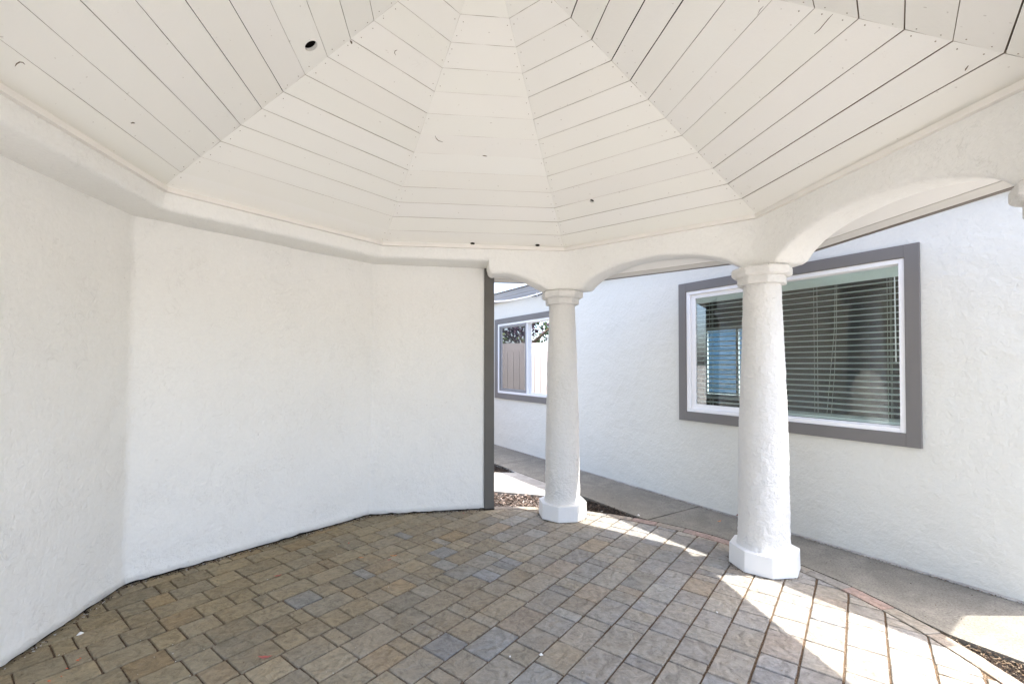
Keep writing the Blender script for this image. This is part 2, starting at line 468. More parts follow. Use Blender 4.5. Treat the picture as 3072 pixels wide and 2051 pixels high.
# small round stain on the second column's foot stays in the plaster; a patch of render
# ceiling boards
NB = 13; ds = .0693
holes = {}   # (side, ring) -> list of (world xy point, radius)
def plane_frame(k):
    a, b = Q[k], Q[(k+1) % 8]; A3, B3 = V3(a, 2.48), V3(b, 2.48)
    e = (B3-A3).normalized(); nrm = e.cross(APEX-A3).normalized()
    if nrm.z > 0: nrm = -nrm                          # faces down into the room
    up = nrm.cross(e).normalized()
    return A3, B3, e, up, nrm
HOLES = []   # filled below from the photo's pixel positions projected on the boards
f_ = 1044.; y0_ = 836-f_*math.tan(R(.88))
def pix_ray(x, y):
    u = (x-1174.5)/f_; v = -(y-y0_)/f_; c, s = math.cos(R(.88)), math.sin(R(.88))
    return Vector((u, c-v*s, s+v*c))
def pix_plane(x, y, p0, nrm):
    r = pix_ray(x, y); o = Vector((0, 0, 1.4)); return o + r*((p0-o).dot(nrm)/r.dot(nrm))
for (px, py, side, rad) in [(714, 106, 0, .034), (1357.5, 461.5, 3, .018)]:
    A3, B3, e, up, nrm = plane_frame(side); HOLES.append((side, pix_plane(px, py, A3, nrm), rad))
cv, cf, cc_ = [], [], []
wide = {0: (.0012, .0042), 1: (.0010, .0036), 2: (.0010, .0026), 3: (.0012, .0042), 4: (.0035, .0078), 5: (.005, .011), 6: (.002, .006), 7: (.002, .006)}
def addpoly(outer, holes_, nrm, thick, colr):
    """plank with optional round holes: underside, sides, hole walls"""
    b = len(cv); n = len(outer)
    if not holes_:
        cv.extend(outer); cv.extend([p - nrm*thick for p in outer])
        cf.append([b+i for i in range(n)]); cc_.append(colr)
    else:
        loops = [outer] + holes_; flat = [p for l in loops for p in l]
        tri = tessellate_polygon(loops)
        cv.extend(outer); cv.extend([p - nrm*thick for p in outer])
        hb = len(cv)
        for h in holes_: cv.extend(h)
        idx = [b+i for i in range(n)] + [hb+i for i in range(sum(len(h) for h in holes_))]
        for t3 in tri: cf.append([idx[i] for i in t3]); cc_.append(colr)
        o_ = hb
        for h in holes_:
            b2 = len(cv); cv.extend([p - nrm*thick for p in h]); k = len(h)
            for i in range(k): cf.append([o_+i, o_+(i+1) % k, b2+(i+1) % k, b2+i]); cc_.append((.9, .9, .9))
            o_ += k
    for i in range(n):
        j = (i+1) % n; cf.append([b+i, b+n+i, b+n+j, b+j]); cc_.append((.30, .22, .15))
for k in range(8):
    A3, B3, e, up, nrm = plane_frame(k)
    for j in range(15):
        s0 = -.03 if j == 0 else ds*j - .0085; s1 = min(ds*(j+1) - .0085, .985)
        if s0 >= s1: continue
        lo, hi = wide[k]; g = rnd.uniform(lo, hi)/2*(1 if rnd.random() > .3 else .35)
        g2 = rnd.random()*.00035
        tilt = rnd.uniform(-.0012, .0012)
        a0 = A3.lerp(APEX, s0); b0 = B3.lerp(APEX, s0); a1 = A3.lerp(APEX, s1); b1 = B3.lerp(APEX, s1)
        a0 = a0 + up*g + e*g2; b0 = b0 + up*g - e*g2; a1 = a1 - up*g + e*g2; b1 = b1 - up*g - e*g2
        wj = rnd.uniform(-.001, .001)
        N = 6
        bot = [a0.lerp(b0, i/N) + up*(rnd.uniform(-.0007, .0007)) for i in range(N+1)]
        top = [a1.lerp(b1, i/N) + up*(rnd.uniform(-.0007, .0007)) for i in range(N, -1, -1)]
        outer = [p + nrm*tilt for p in bot] + [p - nrm*tilt for p in top]
        hs = []
        for side, hp, rad in HOLES:
            if side != k: continue
            d = (hp - A3).dot(up); d0 = (a0-A3).dot(up); d1 = (a1-A3).dot(up)
            if d0 < d < d1:
                hp2 = hp + up*(max(d0+rad+.004, min(d1-rad-.004, d)) - d)
                hs.append([hp2 + e*rad*math.cos(2*math.pi*q/20) + up*rad*math.sin(2*math.pi*q/20)*1.02 for q in range(20)])
        v = rnd.uniform(.965, 1.0); colr = (v, v*rnd.uniform(.99, 1.0), v*rnd.uniform(.975, 1.0))
        addpoly(outer, hs, nrm, .019, colr)
ceil = link_mesh('ceiling', cv, cf, M['board'], colors=cc_)
gpart(ceil)
nv = MB()
for k in range(8):
    A3, B3, e, up, nrm = plane_frame(k)
    for j in range(1, 13):
        for q in range(4):
            s_ = ds*(j-1) - .0085 + ds*(.25 if q % 2 else .75); a = A3.lerp(APEX, s_); b = B3.lerp(APEX, s_)
            if rnd.random() < .25: continue
            d = rnd.uniform(.018, .032); p = (a + e*d if q < 2 else b - e*d) + nrm*.0012
            rr_ = .0028
            nv.add([p + e*rr_*math.cos(1.047*i) + up*rr_*math.sin(1.047*i) + nrm*o_ for o_ in (0, -.002) for i in range(6)],
                   [(0, 1, 2, 3, 4, 5)] + [(i, (i+1) % 6, 6+(i+1) % 6, 6+i) for i in range(6)])
M['nail'] = painted('nail_rust', (.34, .29, .23), .7)
o = gpart(nv.build('nail_heads', M['nail'])); o['kind'] = 'stuff'
# curled splits and knots that have lifted in the boards
def mark(pts, wdt, side, mat, name):
    A3, B3, e, up, nrm = plane_frame(side); m = MB()
    W = [pix_plane(x, y, A3, nrm) + nrm*.0015 for x, y in pts]; n = len(W)
    vs = []
    for i, p in enumerate(W):
        d = (W[min(i+1, n-1)]-W[max(i-1, 0)]).normalized(); q = d.cross(nrm).normalized()
        ww = wdt*math.sin(math.pi*(i+.35)/(n-1+.7))
        vs += [p-q*ww/2, p+q*ww/2, p-q*ww/2-nrm*.004, p+q*ww/2-nrm*.004]
    fs = []
    for i in range(n-1):
        b = i*4; fs += [(b, b+1, b+5, b+4), (b, b+4, b+6, b+2), (b+1, b+3, b+7, b+5)]
    m.add(vs, fs); return gpart(m.build(name, mat))
t = NT('split_brown'); M['split'] = t.fin((.16, .12, .085), .9)
for pts, wd_, sd_ in [
    ([(34, 152), (38, 146), (45, 142), (52, 143), (57, 148)], .005, 0),
    ([(998, 311), (1001, 318), (1006, 323), (1016, 326)], .005, 2),
    ([(908, 127), (905, 122), (906, 117), (911, 115)], .004, 1),
    ([(1107, 357), (1112, 357.5), (1117, 358.5)], .008, 2),
    ([(300, 282.5), (305, 281.5), (309, 282.5)], .008, 0),
    ([(803, 93), (806, 97), (807, 101)], .011, 1),
    ([(1911, 32), (1900, 44), (1880, 68), (1868, 78)], .003, 4),
    ([(1752, 14), (1744, 22), (1738, 34)], .0025, 4),
    ([(1338, 60), (1341, 50), (1345, 41), (1352, 39)], .0025, 3),
    ([(2222, 150), (2216, 158), (2214, 162)], .005, 4),
    ]:
    mark(pts, wd_, sd_, M['split'], 'wood_split')
# two openings under the first board above the trim
for px in (1084, 1233):
    A3, B3, e, up, nrm = plane_frame(2)
    p = pix_plane(px, 557.5 if px < 1100 else 561.5, A3, nrm); m = MB(); n = 12
    vs = [p + nrm*.003 + e*.020*math.cos(2*math.pi*i/n) + up*.012*math.sin(2*math.pi*i/n) for i in range(n)]
    vs += [v + nrm*.004 for v in vs]
    m.add(vs, [tuple(range(n)), tuple(range(2*n-1, n-1, -1))] + [(i, (i+1) % n, n+(i+1) % n, n+i) for i in range(n)])
    gpart(m.build('knot', M['dark']))
# near-black sheet painting the attic's shade; soffit, fascia, drip edge and the roof
m = MB()
for k in range(8):
    q = [p.lerp(Vector((APEX.x, APEX.y)), -.04) for p in Q]
    m.add([V3(q[k], 2.50), V3(q[(k+1) % 8], 2.50), APEX + Vector((0, 0, .055))], [(0, 1, 2)])
gpart(m.build('attic_shade_sheet', M['dark']))
OB = [pol(1.0, a)-C0 for a in ANG]
def apo(d): return [C0 + v*(d/math.cos(R(22.5))) for v in OB]
def ringmesh(profile, name, mat, closed=True):
    m = MB(); k = len(profile)
    for d, z in profile: m.v += [V3(p, z) for p in apo(d)]
    rng = range(k) if closed else range(k-1)
    for j in rng:
        j2 = (j+1) % k
        for i in range(8): m.f.append([j*8+i, j*8+(i+1) % 8, j2*8+(i+1) % 8, j2*8+i])
    o = m.build(name, mat)
    bm = bmesh.new(); bm.from_mesh(o.data); bmesh.ops.recalc_face_normals(bm, faces=bm.faces); bm.to_mesh(o.data); bm.free()
    return gpart(o)
ringmesh([(2.09, 2.4255), (2.362, 2.2635), (2.362, 2.282), (2.09, 2.444)], 'soffit', M['soffit'])
ringmesh([(2.365, 2.259), (2.425, 2.238), (2.425, 2.380), (2.365, 2.385)], 'fascia', M['fascia'])
ringmesh([(2.427, 2.2365), (2.466, 2.236), (2.468, 2.392), (2.427, 2.392)], 'drip_edge', M['drip'])
roof = ringmesh([(2.471, 2.396), (2.471, 2.410), (.02, 3.90), (.02, 3.78), (2.05, 2.53)], 'roof', M['shingle'])

# ------------------------------------------------------------ paving
def clip_circle(poly, r, n=72):
    out = poly
    for i in range(n):
        a = 2*math.pi*(i+.5)/n; nn = Vector((math.cos(a), math.sin(a))); lim = r*math.cos(math.pi/n) + nn.dot(C0)
        nw = []
        for j in range(len(out)):
            p, q = out[j], out[(j+1) % len(out)]; dp, dq = nn.dot(p)-lim, nn.dot(q)-lim
            if dp <= 0: nw.append(p)
            if dp*dq < 0: nw.append(p.lerp(q, dp/(dp-dq)))
        out = nw
        if len(out) < 3: return []
    return out
def area(p): return abs(sum(p[i].x*p[(i+1) % len(p)].y - p[(i+1) % len(p)].x*p[i].y for i in range(len(p))))/2
pv, pf, pc = [], [], []
def paver(poly, colr, gap=.0035, zoff=0., wv=.0018):
    if area(poly) < .0012: return
    sg = sum(poly[i].x*poly[(i+1) % len(poly)].y - poly[(i+1) % len(poly)].x*poly[i].y for i in range(len(poly)))
    if sg < 0: poly = poly[::-1]
    # resample edges with a small wander
    ctr = sum(poly, Vector((0, 0)))/len(poly); out = []
    n = len(poly)
    for i in range(n):
        p, q = poly[i], poly[(i+1) % n]; L = (q-p).length; k = max(1, int(L/.032))
        d = (q-p).normalized() if L > 1e-6 else Vector((1, 0)); nn = Vector((-d.y, d.x))
        for s in range(k):
            u = s/k; c = p.lerp(q, u); wj = gap*.8 + (noise.noise(Vector((c.x*31, c.y*31, 1)))*wv)
            if s == 0: c = c + (ctr-c).normalized()*gap*1.5
            else: c = c + nn*wj
            out.append(c)
    b = len(pv); n = len(out)
    tx, ty = rnd.uniform(-.008, .008), rnd.uniform(-.008, .008); z0 = zoff + rnd.uniform(-.0012, .0012)
    for c in out: pv.append((c.x, c.y, z0-.030))
    for c in out: pv.append((c.x, c.y, z0 - .0035 + tx*(c.x-ctr.x) + ty*(c.y-ctr.y)))
    for c in out:
        q = c + (ctr-c).normalized()*.0035; pv.append((q.x, q.y, z0 + tx*(c.x-ctr.x) + ty*(c.y-ctr.y)))
    for r_ in (0, 1):
        for i in range(n): pf.append([b+r_*n+i, b+r_*n+(i+1) % n, b+(r_+1)*n+(i+1) % n, b+(r_+1)*n+i]); pc.append(colr)
    pf.append([b+2*n+i for i in range(n)]); pc.append(colr)
base_cols = [(.155, .149, .138), (.165, .157, .141), (.147, .144, .139), (.158, .148, .129), (.168, .159, .142), (.150, .140, .124), (.142, .138, .131)]
ROW = R(52.5); rd = Vector((math.cos(ROW), math.sin(ROW))); rm = Vector((math.sin(ROW), -math.cos(ROW)))
WID = .167
for i in range(-28, 24):
    m0 = .092 + WID*i; u = -3.4 + rnd.random()*.3
    while u < 6.2:
        L = rnd.choices([.082, .125, .168, .205, .252], [3, 3, 4, 3, 4])[0]
        js = .0014; c = [rm*(m0+js) + rd*u, rm*(m0+WID-js) + rd*u, rm*(m0+WID-js) + rd*(u+L), rm*(m0+js) + rd*(u+L)]
        ctr = (c[0]+c[2])/2
        if (ctr-C0).length < 2.68:
            ang_ = math.degrees(math.atan2(ctr.y-C0.y, ctr.x-C0.x)) % 360
            pl = clip_circle(c, 2.72 if 97 < ang_ < 215 else 2.246)
            if len(pl) >= 3:
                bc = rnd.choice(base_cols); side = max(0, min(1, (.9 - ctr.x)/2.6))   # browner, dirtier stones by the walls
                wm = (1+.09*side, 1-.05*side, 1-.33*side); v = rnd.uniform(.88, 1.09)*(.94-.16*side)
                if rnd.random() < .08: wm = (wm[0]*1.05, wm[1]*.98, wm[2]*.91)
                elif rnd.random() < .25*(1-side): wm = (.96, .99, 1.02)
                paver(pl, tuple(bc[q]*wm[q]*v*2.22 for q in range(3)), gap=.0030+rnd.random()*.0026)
        u += L
# soldier border round the octagon's circle
a = 0.
while a < 360:
    da = rnd.uniform(5.2, 6.8); pts = [pol(2.250, a+da*s/4) for s in range(5)] + [pol(2.344, a+da*s/4) for s in range(4, -1, -1)]
    bc = rnd.choice([(.27, .21, .185), (.25, .22, .185), (.24, .225, .195), (.29, .225, .20), (.22, .21, .19)])
    if not 96 < (a+da/2) % 360 < 214: paver(pts, tuple(x*1.25 for x in bc), gap=.002, zoff=.001, wv=.001)
    a += da
paving = link_mesh('patio_paving', pv, pf, M['paver'], colors=pc, kind='structure')
m = MB(); n = 96; m.add([V3(pol(2.62 if 97 < 360*i/n < 214 else 2.335, 360*i/n), -.0080) for i in range(n)], [tuple(range(n))])
sand = m.build('joint_sand_bed', M['sand'], paving)

# ------------------------------------------------------------ ground, walks, mulch
A_H = R(32); nH = Vector((math.cos(A_H), math.sin(A_H))); dH = Vector((-math.sin(A_H), math.cos(A_H)))
def H(D, t, z): p = nH*D + dH*t; return Vector((p.x, p.y, z))
m = MB(); m.add([(-600, -600, -.045), (600, -600, -.045), (600, 600, -.045), (-600, 600, -.045)], [(0, 1, 2, 3)])
m.build('ground', M['ground'], kind='structure')
m = MB()
m.add([V3(Vector(p), -.030) for p in [(-3.2, 4.0), (2.9, .0), (4.2, 1.2), (-2.0, 10.5), (-5, 8)]], [(0, 1, 2, 3, 4)])
m.build('planting_soil', M['soil'], kind='structure')
def slab(m, pts, z0=-.04, z1=.0, cut=None):
    n = len(pts); vs = [V3(p, z0) for p in pts] + [V3(p, z1) for p in pts]
    m.add(vs, [tuple(range(n-1, -1, -1)), tuple(range(n, 2*n))] + [(i, (i+1) % n, n+(i+1) % n, n+i) for i in range(n)])
def H2(D, t): return nH*D + dH*t
# concrete walk along the house: slabs with open joints; near slab edge is eaten by the paving circle
def arc_cut(pts):                                     # keep outside the paving circle
    return pts
m = MB()
joints = [-9, -6.1, -3.1, -.2, 2.85, 5.55, 8.3, 11, 13.8]
for a, b in zip(joints, joints[1:]):
    N = 30; near = []
    for i in range(N+1):
        t_ = a+.006 + (b-a-.012)*i/N; D = (3.215 if a > 0 else 3.19) + .006*noise.noise(Vector((t_*6, 0, 0)))
        p = H2(D, t_)
        # push outside the circle
        g = 0
        while (p-C0).length < 2.350 and g < 60: D += .005; p = H2(D, t_); g += 1
        near.append(p)
    slab(m, near + [H2(3.985, b-.006), H2(3.985, a+.006)], -.04, .0015 if a < 2.8 else .004)
m.build('walkway', M['concrete'], kind='structure')
m = MB()
slab(m, [H2(3.208, 5.30), H2(3.208, 4.36), Vector((.35, 4.885)), Vector((.137, 4.956)), Vector((-.204, 5.055)), Vector((-1.2, 5.13)), Vector((-4.5, 5.25)), Vector((-4.5, 6.15)), Vector((-1.2, 5.98)), Vector((-.24, 5.934)), Vector((.05, 5.93))], -.04, .002)
m.build('branch_path', M['concrete2'], kind='structure')
m = MB()                                              # unseen slab behind the camera, made paler to bounce light into the gazebo
slab(m, [Vector((-6, -7)), Vector((8, -7)), Vector((4.2, 0.0)), Vector((3.0, -.20)), Vector((.5, -.22)), Vector((-3, -.2))], -.04, -.002)
m.build('rear_bounce_path', M['rear'], kind='structure')
# narrow lip of old concrete at the house foot
m = MB()
for i in range(60):
    t0 = -.5 + i*.2; D = 3.952 + .006*noise.noise(Vector((i*.7, 0, 2)))
    m.add([H(D, t0, .003), H(D+.002*noise.noise(Vector((i*.7+.7, 5, 2))), t0+.2, .003), H(3.972, t0+.2, .016), H(3.972, t0, .016)], [(0, 1, 2, 3)])
m.build('foot_lip', M['concrete2'], kind='structure')

# bark chips
chv, chf, chc = [], [], []
def chip(p, L, wd, z, colr):
    a = rnd.uniform(0, 6.28); tl = rnd.uniform(-.5, .5); d = Vector((math.cos(a), math.sin(a), tl)).normalized()
    q = Vector((-d.y, d.x, rnd.uniform(-.3, .3))).normalized(); u = d.cross(q)*wd*.25
    b = len(chv); c = Vector((p.x, p.y, z))
    k = rnd.uniform(.3, .9)
    for s in (1, -1):
        chv.extend([c-d*L/2-q*wd*.3*k+u*s, c-d*L*.1-q*wd/2+u*s, c+d*L/2-q*wd*.2+u*s, c+d*L*.45+q*wd*.4*k+u*s, c-d*L*.2+q*wd/2+u*s])
    chf.append([b, b+1, b+2, b+3, b+4]); chf.append([b+9, b+8, b+7, b+6, b+5]); chc.extend([colr]*2)
    for i in range(5): chf.append([b+i, b+5+i, b+5+(i+1) % 5, b+(i+1) % 5]); chc.append(colr)
def inpoly(p, poly):
    c = False
    for i in range(len(poly)):
        a, b = poly[i], poly[i-1]
        if (a[1] > p.y) != (b[1] > p.y) and p.x < (b[0]-a[0])*(p.y-a[1])/(b[1]-a[1])+a[0]: c = not c
    return c
chip_cols = [(.22, .17, .14), (.33, .28, .25), (.12, .08, .06), (.06, .04, .03), (.28, .21, .17), (.17, .14, .12)]
shaded_chip_cols = [(.035, .026, .02), (.05, .035, .026), (.02, .016, .012), (.07, .05, .035)]  # shaded beds: same bark, with the shade painted into these darker chip colours
zones = [([(-1.3, 4.45), (.45, 4.50), (.75, 4.45), (.42, 4.88), (.14, 4.95), (-.2, 5.05), (-1.3, 5.12)], 3200, chip_cols),
         ([(.62, 4.40), (.75, 4.42), (1.45, 3.75), (1.6, 3.60), (1.47, 3.85), (1.2, 4.2), (.62, 4.98), (.38, 4.92)], 1500, shaded_chip_cols),
         ([(-.7, 7.1), (.2, 5.93), (-.7, 5.96)], 1200, shaded_chip_cols),
         ([(2.2, 2.6), (2.30, 2.40), (2.60, 1.75), (2.2, 1.6)], 1400, [(.12, .09, .06), (.24, .19, .13), (.06, .04, .03), (.16, .11, .07)])]
for poly, n, cols_ in zones:
    xs = [p[0] for p in poly]; ys = [p[1] for p in poly]; k = 0; tries = 0
    while k < n and tries < n*20:
        tries += 1
        p = Vector((rnd.uniform(min(xs), max(xs)), rnd.uniform(min(ys), max(ys))))
        if not inpoly(p, poly) or (p-C0).length < 2.352 or p.dot(nH) > 3.222: continue
        L = rnd.uniform(.010, .038)*(.5 if p.x > 2 else 1); c = rnd.choice(cols_); v = rnd.uniform(.8, 1.25)
        chip(p, L, L*rnd.uniform(.2, .5), rnd.uniform(-.026, -.002), tuple(x*v for x in c)); k += 1
for i in range(90):                                   # pale bits lying in the mulch coloured darker for shade
    poly = rnd.choice([zones[1][0], zones[1][0], zones[2][0]]); p = Vector((rnd.uniform(-.7, 1.5), rnd.uniform(3.7, 7)))
    if inpoly(p, poly) and (p-C0).length > 2.36 and p.dot(nH) < 3.22: chip(p, rnd.uniform(.008, .026), .008, .002, (.62, .58, .52))
link_mesh('bark_mulch', chv, chf, M['chip'], colors=chc, label='brown and grey bark chips filling the beds beside the paving', cat='mulch', kind='stuff')

# grit that has washed into joints and against the house foot
gv, gf, gc = [], [], []
chv, chf, chc = gv, gf, gc
for i in range(700):
    t_ = rnd.uniform(.6, 7.2); p = H2(3.955 - abs(rnd.gauss(0, .012)), t_)
    chip(p, rnd.uniform(.003, .012)*(2 if rnd.random() < .05 else 1), rnd.uniform(.002, .005), .008, rnd.choice([(.06, .04, .03), (.14, .08, .05), (.04, .03, .02), (.2, .13, .08)]))
for i in range(420):
    a = rnd.uniform(0, 360); r = 2.2*math.sqrt(rnd.random()); p = pol(r, a)
    if rnd.random() < .55:
        m0 = .092 + WID*round((p.dot(rm)-.092)/WID); p = p + rm*(m0 - p.dot(rm)) + rm*rnd.uniform(-.004, .004)
    chip(p, rnd.uniform(.003, .008), rnd.uniform(.002, .004), .0022, rnd.choice([(.55, .50, .42), (.3, .22, .15), (.62, .60, .56), (.09, .06, .04)]))
for i in range(160):
    p = H2(rnd.uniform(3.25, 3.93), rnd.uniform(.6, 6)); chip(p, rnd.uniform(.003, .009), .003, .006, rnd.choice([(.05, .04, .03), (.12, .08, .05)]))
for i in range(900):
    k = rnd.choice((0, 1, 1, 2)); a, b = WB[k], WB[k+1]; u = rnd.random(); e = (b-a).normalized(); nn = Vector((-e.y, e.x))
    if nn.dot(a-C0) > 0: nn = -nn
    p = a.lerp(b, u) + nn*(.010 + abs(rnd.gauss(0, .016)))
    chip(p, rnd.uniform(.004, .016)*(1.6 if rnd.random() < .06 else 1), rnd.uniform(.002, .006), .004, rnd.choice([(.05, .035, .025), (.09, .06, .04), (.035, .025, .02), (.5, .48, .44), (.14, .09, .06)]))
for c_ in (COLS[3], COLS[4]):
    for i in range(170):
        a = rnd.uniform(0, 2*math.pi); q = math.cos(math.pi/8)/math.cos((a - R(TH) + math.pi/8) % (math.pi/4) - math.pi/8 + 1e-9); rr_ = .228*min(1, q*1.0)+.004 + abs(rnd.gauss(0, .008))
        chip(Vector((c_.x + rr_*math.cos(a), c_.y + rr_*math.sin(a))), rnd.uniform(.004, .011), .004, .003, rnd.choice([(.05, .035, .025), (.10, .07, .05), (.3, .27, .22)]))
link_mesh('fallen_grit', gv, gf, M['chip'], colors=gc, label='fine dark and pale grit scattered over paving and walk', cat='grit', kind='stuff')

# ------------------------------------------------------------ house
house = empty('house', tuple(H(3.97, 2, 0)), label='long white stucco house with grey trimmed windows along the concrete walk', cat='house')
bpy.context.view_layer.update()
def hpart(o, par=None):
    par = par or house; o.parent = par; o.matrix_parent_inverse = par.matrix_world.inverted(); return o
HD = 3.97; T0, T1, ZT = .53, 12.5, 2.62
WINS = [(1.222, 2.985, .928, 2.138), (5.02, 6.80, .918, 2.092)]
m = MB()
def HX(u, v, z): return tuple(H(v, u, z))             # box in (t, D, z)
ts = [T0, WINS[0][0], WINS[0][1], WINS[1][0], WINS[1][1], T1]
for i in range(5):
    a, b = ts[i], ts[i+1]
    if i in (1, 3):
        w_ = WINS[0] if i == 1 else WINS[1]
        for z0, z1 in ((.012, w_[2]), (w_[3], ZT)):
            m.add([H(HD, a, z0), H(HD, b, z0), H(HD, b, z1), H(HD, a, z1)], [(0, 1, 2, 3)])
        # reveals
        for q in ([(a, w_[2]), (b, w_[2])], [(b, w_[2]), (b, w_[3])], [(b, w_[3]), (a, w_[3])], [(a, w_[3]), (a, w_[2])]):
            (t0, z0), (t1, z1) = q
            m.add([H(HD, t0, z0), H(HD, t1, z1), H(HD+.07, t1, z1), H(HD+.07, t0, z0)], [(0, 1, 2, 3)])
    else:
        m.add([H(HD, a, .012), H(HD, b, .012), H(HD, b, ZT), H(HD, a, ZT)], [(0, 1, 2, 3)])
# end wall, back wall with an opening for the rear window, far end
BD = HD + 3.9
RW = (4.35, 5.55, .78, 2.10)
m.add([H(HD, T0, .012), H(BD+.14, T0, .012), H(BD+.14, T0, ZT), H(HD, T0, ZT)], [(0, 1, 2, 3)])
m.add([H(HD, T1, .012), H(BD+.14, T1, .012), H(BD+.14, T1, ZT), H(HD, T1, ZT)], [(0, 1, 2, 3)])
for a, b, z0, z1 in ((T0, RW[0], .012, ZT), (RW[1], T1, .012, ZT), (RW[0], RW[1], .012, RW[2]), (RW[0], RW[1], RW[3], ZT)):
    m.add([H(BD+.14, a, z0), H(BD+.14, b, z0), H(BD+.14, b, z1), H(BD+.14, a, z1)], [(0, 1, 2, 3)])
hpart(m.build('wall', M['house']))
# rooms seen through the glass
m = MB()
IR = [(T0+.14, 4.5), (4.6, 7.6)]
def quad(m, pts): m.add(pts, [tuple(range(len(pts)))])
ID = HD + .14
ta, tb = T0+.14, 7.6
for (a, b, z0, z1) in ((ta, WINS[0][0], 0, 2.45), (WINS[0][1], WINS[1][0], 0, 2.45), (WINS[1][1], tb, 0, 2.45), (WINS[0][0], WINS[0][1], 0, WINS[0][2]), (WINS[0][0], WINS[0][1], WINS[0][3], 2.45), (WINS[1][0], WINS[1][1], 0, WINS[1][2]), (WINS[1][0], WINS[1][1], WINS[1][3], 2.45)):
    quad(m, [H(ID, a, z0), H(ID, b, z0), H(ID, b, z1), H(ID, a, z1)])
for w_ in WINS:
    for (t0, z0), (t1, z1) in (((w_[0], w_[2]), (w_[1], w_[2])), ((w_[1], w_[2]), (w_[1], w_[3])), ((w_[1], w_[3]), (w_[0], w_[3])), ((w_[0], w_[3]), (w_[0], w_[2]))):
        quad(m, [H(HD+.07, t0, z0), H(HD+.07, t1, z1), H(ID, t1, z1), H(ID, t0, z0)])
for a, b, z0, z1 in ((ta, RW[0], 0, 2.45), (RW[1], tb, 0, 2.45), (RW[0], RW[1], 0, RW[2]), (RW[0], RW[1], RW[3], 2.45)):
    quad(m, [H(BD, a, z0), H(BD, b, z0), H(BD, b, z1), H(BD, a, z1)])
for tt in (ta, tb): quad(m, [H(ID, tt, 0), H(BD, tt, 0), H(BD, tt, 2.45), H(ID, tt, 2.45)])
for (t0, z0), (t1, z1) in (((RW[0], RW[2]), (RW[1], RW[2])), ((RW[1], RW[2]), (RW[1], RW[3])), ((RW[1], RW[3]), (RW[0], RW[3])), ((RW[0], RW[3]), (RW[0], RW[2]))):
    quad(m, [H(BD, t0, z0), H(BD, t1, z1), H(BD+.14, t1, z1), H(BD+.14, t0, z0)])
quad(m, [H(ID, ta, 2.45), H(BD, ta, 2.45), H(BD, tb, 2.45), H(ID, tb, 2.45)])
m.box((3.3, ID+1.6, 0), (3.42, BD, 2.449), HX)          # partition
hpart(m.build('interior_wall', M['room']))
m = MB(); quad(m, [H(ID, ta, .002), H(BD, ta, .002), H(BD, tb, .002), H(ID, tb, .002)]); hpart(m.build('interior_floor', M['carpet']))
m = MB(); m.box((2.0, BD-.05, .01), (2.82, BD-.008, 2.04), HX); idoor = bevel(hpart(m.build('interior_door', M['roomdark'])), .004)
m = MB(); m.tube([H(BD-.05, 2.1, 1.0), H(BD-.10, 2.1, 1.0)], .025, 12); hpart(m.build('handle', M['metal']), idoor)
m = MB(); m.box((1.92, BD-.03, .01), (1.995, BD-.004, 2.12), HX); m.box((2.825, BD-.03, .01), (2.90, BD-.004, 2.12), HX); m.box((1.92, BD-.032, 2.045), (2.90, BD-.005, 2.13), HX)
hpart(m.build('interior_door_frame', M['room']))

def framebox(m, t0, t1, z0, z1, wd, d0, d1):
    """rectangular frame made of four butted bars; wd = (sides t0, t1, bottom, top)"""
    a, b, c, d = wd
    m.box((t0, d0, z0), (t0+a, d1, z1), HX); m.box((t1-b, d0, z0), (t1, d1, z1), HX)
    m.box((t0+a, d0, z0), (t1-b, d1, z0+c), HX); m.box((t0+a, d0, z1-d), (t1-b, d1, z1), HX)
def window(T, trim, left_is_sash=True, screen=False):
    t0, t1, z0, z1 = T; mid = trim[4]
    m = MB(); framebox(m, t0, t1, z0, z1, (.034, .040, .032, .034), HD-.012, HD+.075)
    fr = bevel(hpart(m.build('window', M['vinyl'])), .003)
    m = MB(); a, b, c, d = trim[:4]
    m.box((a, HD-.024, c), (t0-.0015, HD-.002, d), HX); m.box((t1+.0015, HD-.024, c), (b, HD-.002, d), HX)
    m.box((t0-.0015, HD-.0225, z1+.0015), (t1+.0015, HD-.002, d), HX); m.box((t0-.0015, HD-.0225, c), (t1+.0015, HD-.002, z0-.0015), HX)
    hpart(bevel(m.build('window_trim', M['grey']), .002), fr)
    # sliding sash on the far half, fixed light on the near half
    m = MB(); framebox(m, mid-.02, t1-.041, z0+.033, z1-.035, (.042, .050, .045, .040), HD+.008, HD+.036)
    hpart(bevel(m.build('sash', M['vinyl']), .002), fr)
    m = MB(); framebox(m, t0+.035, mid+.022, z0+.033, z1-.035, (.006, .042, .008, .004), HD+.040, HD+.066)
    hpart(bevel(m.build('fixed_light', M['vinyl']), .002), fr)
    m = MB(); m.box((mid+.022, HD+.020, z0+.078), (t1-.091, HD+.026, z1-.075), HX); hpart(m.build('glass', M['glass']), fr)
    m = MB(); m.box((t0+.041, HD+.050, z0+.041), (mid-.020, HD+.056, z1-.039), HX); hpart(m.build('glass', M['glass']), fr)
    if screen:
        m = MB(); framebox(m, mid+.01, t1-.045, z0+.036, z1-.038, (.020, .020, .022, .022), HD-.006, HD+.004); hpart(m.build('screen_frame', M['gutter']), fr)
        m = MB(); quad(m, [H(HD-.001, mid+.03, z0+.058), H(HD-.001, t1-.065, z0+.058), H(HD-.001, t1-.065, z1-.06), H(HD-.001, mid+.03, z1-.06)]); hpart(m.build('insect_screen', M['screen']), fr)
    return fr
window(WINS[0], (1.138, 3.070, .836, 2.226, 2.14), True)
window(WINS[1], (4.935, 6.889, .825, 2.180, 5.93), True, True)
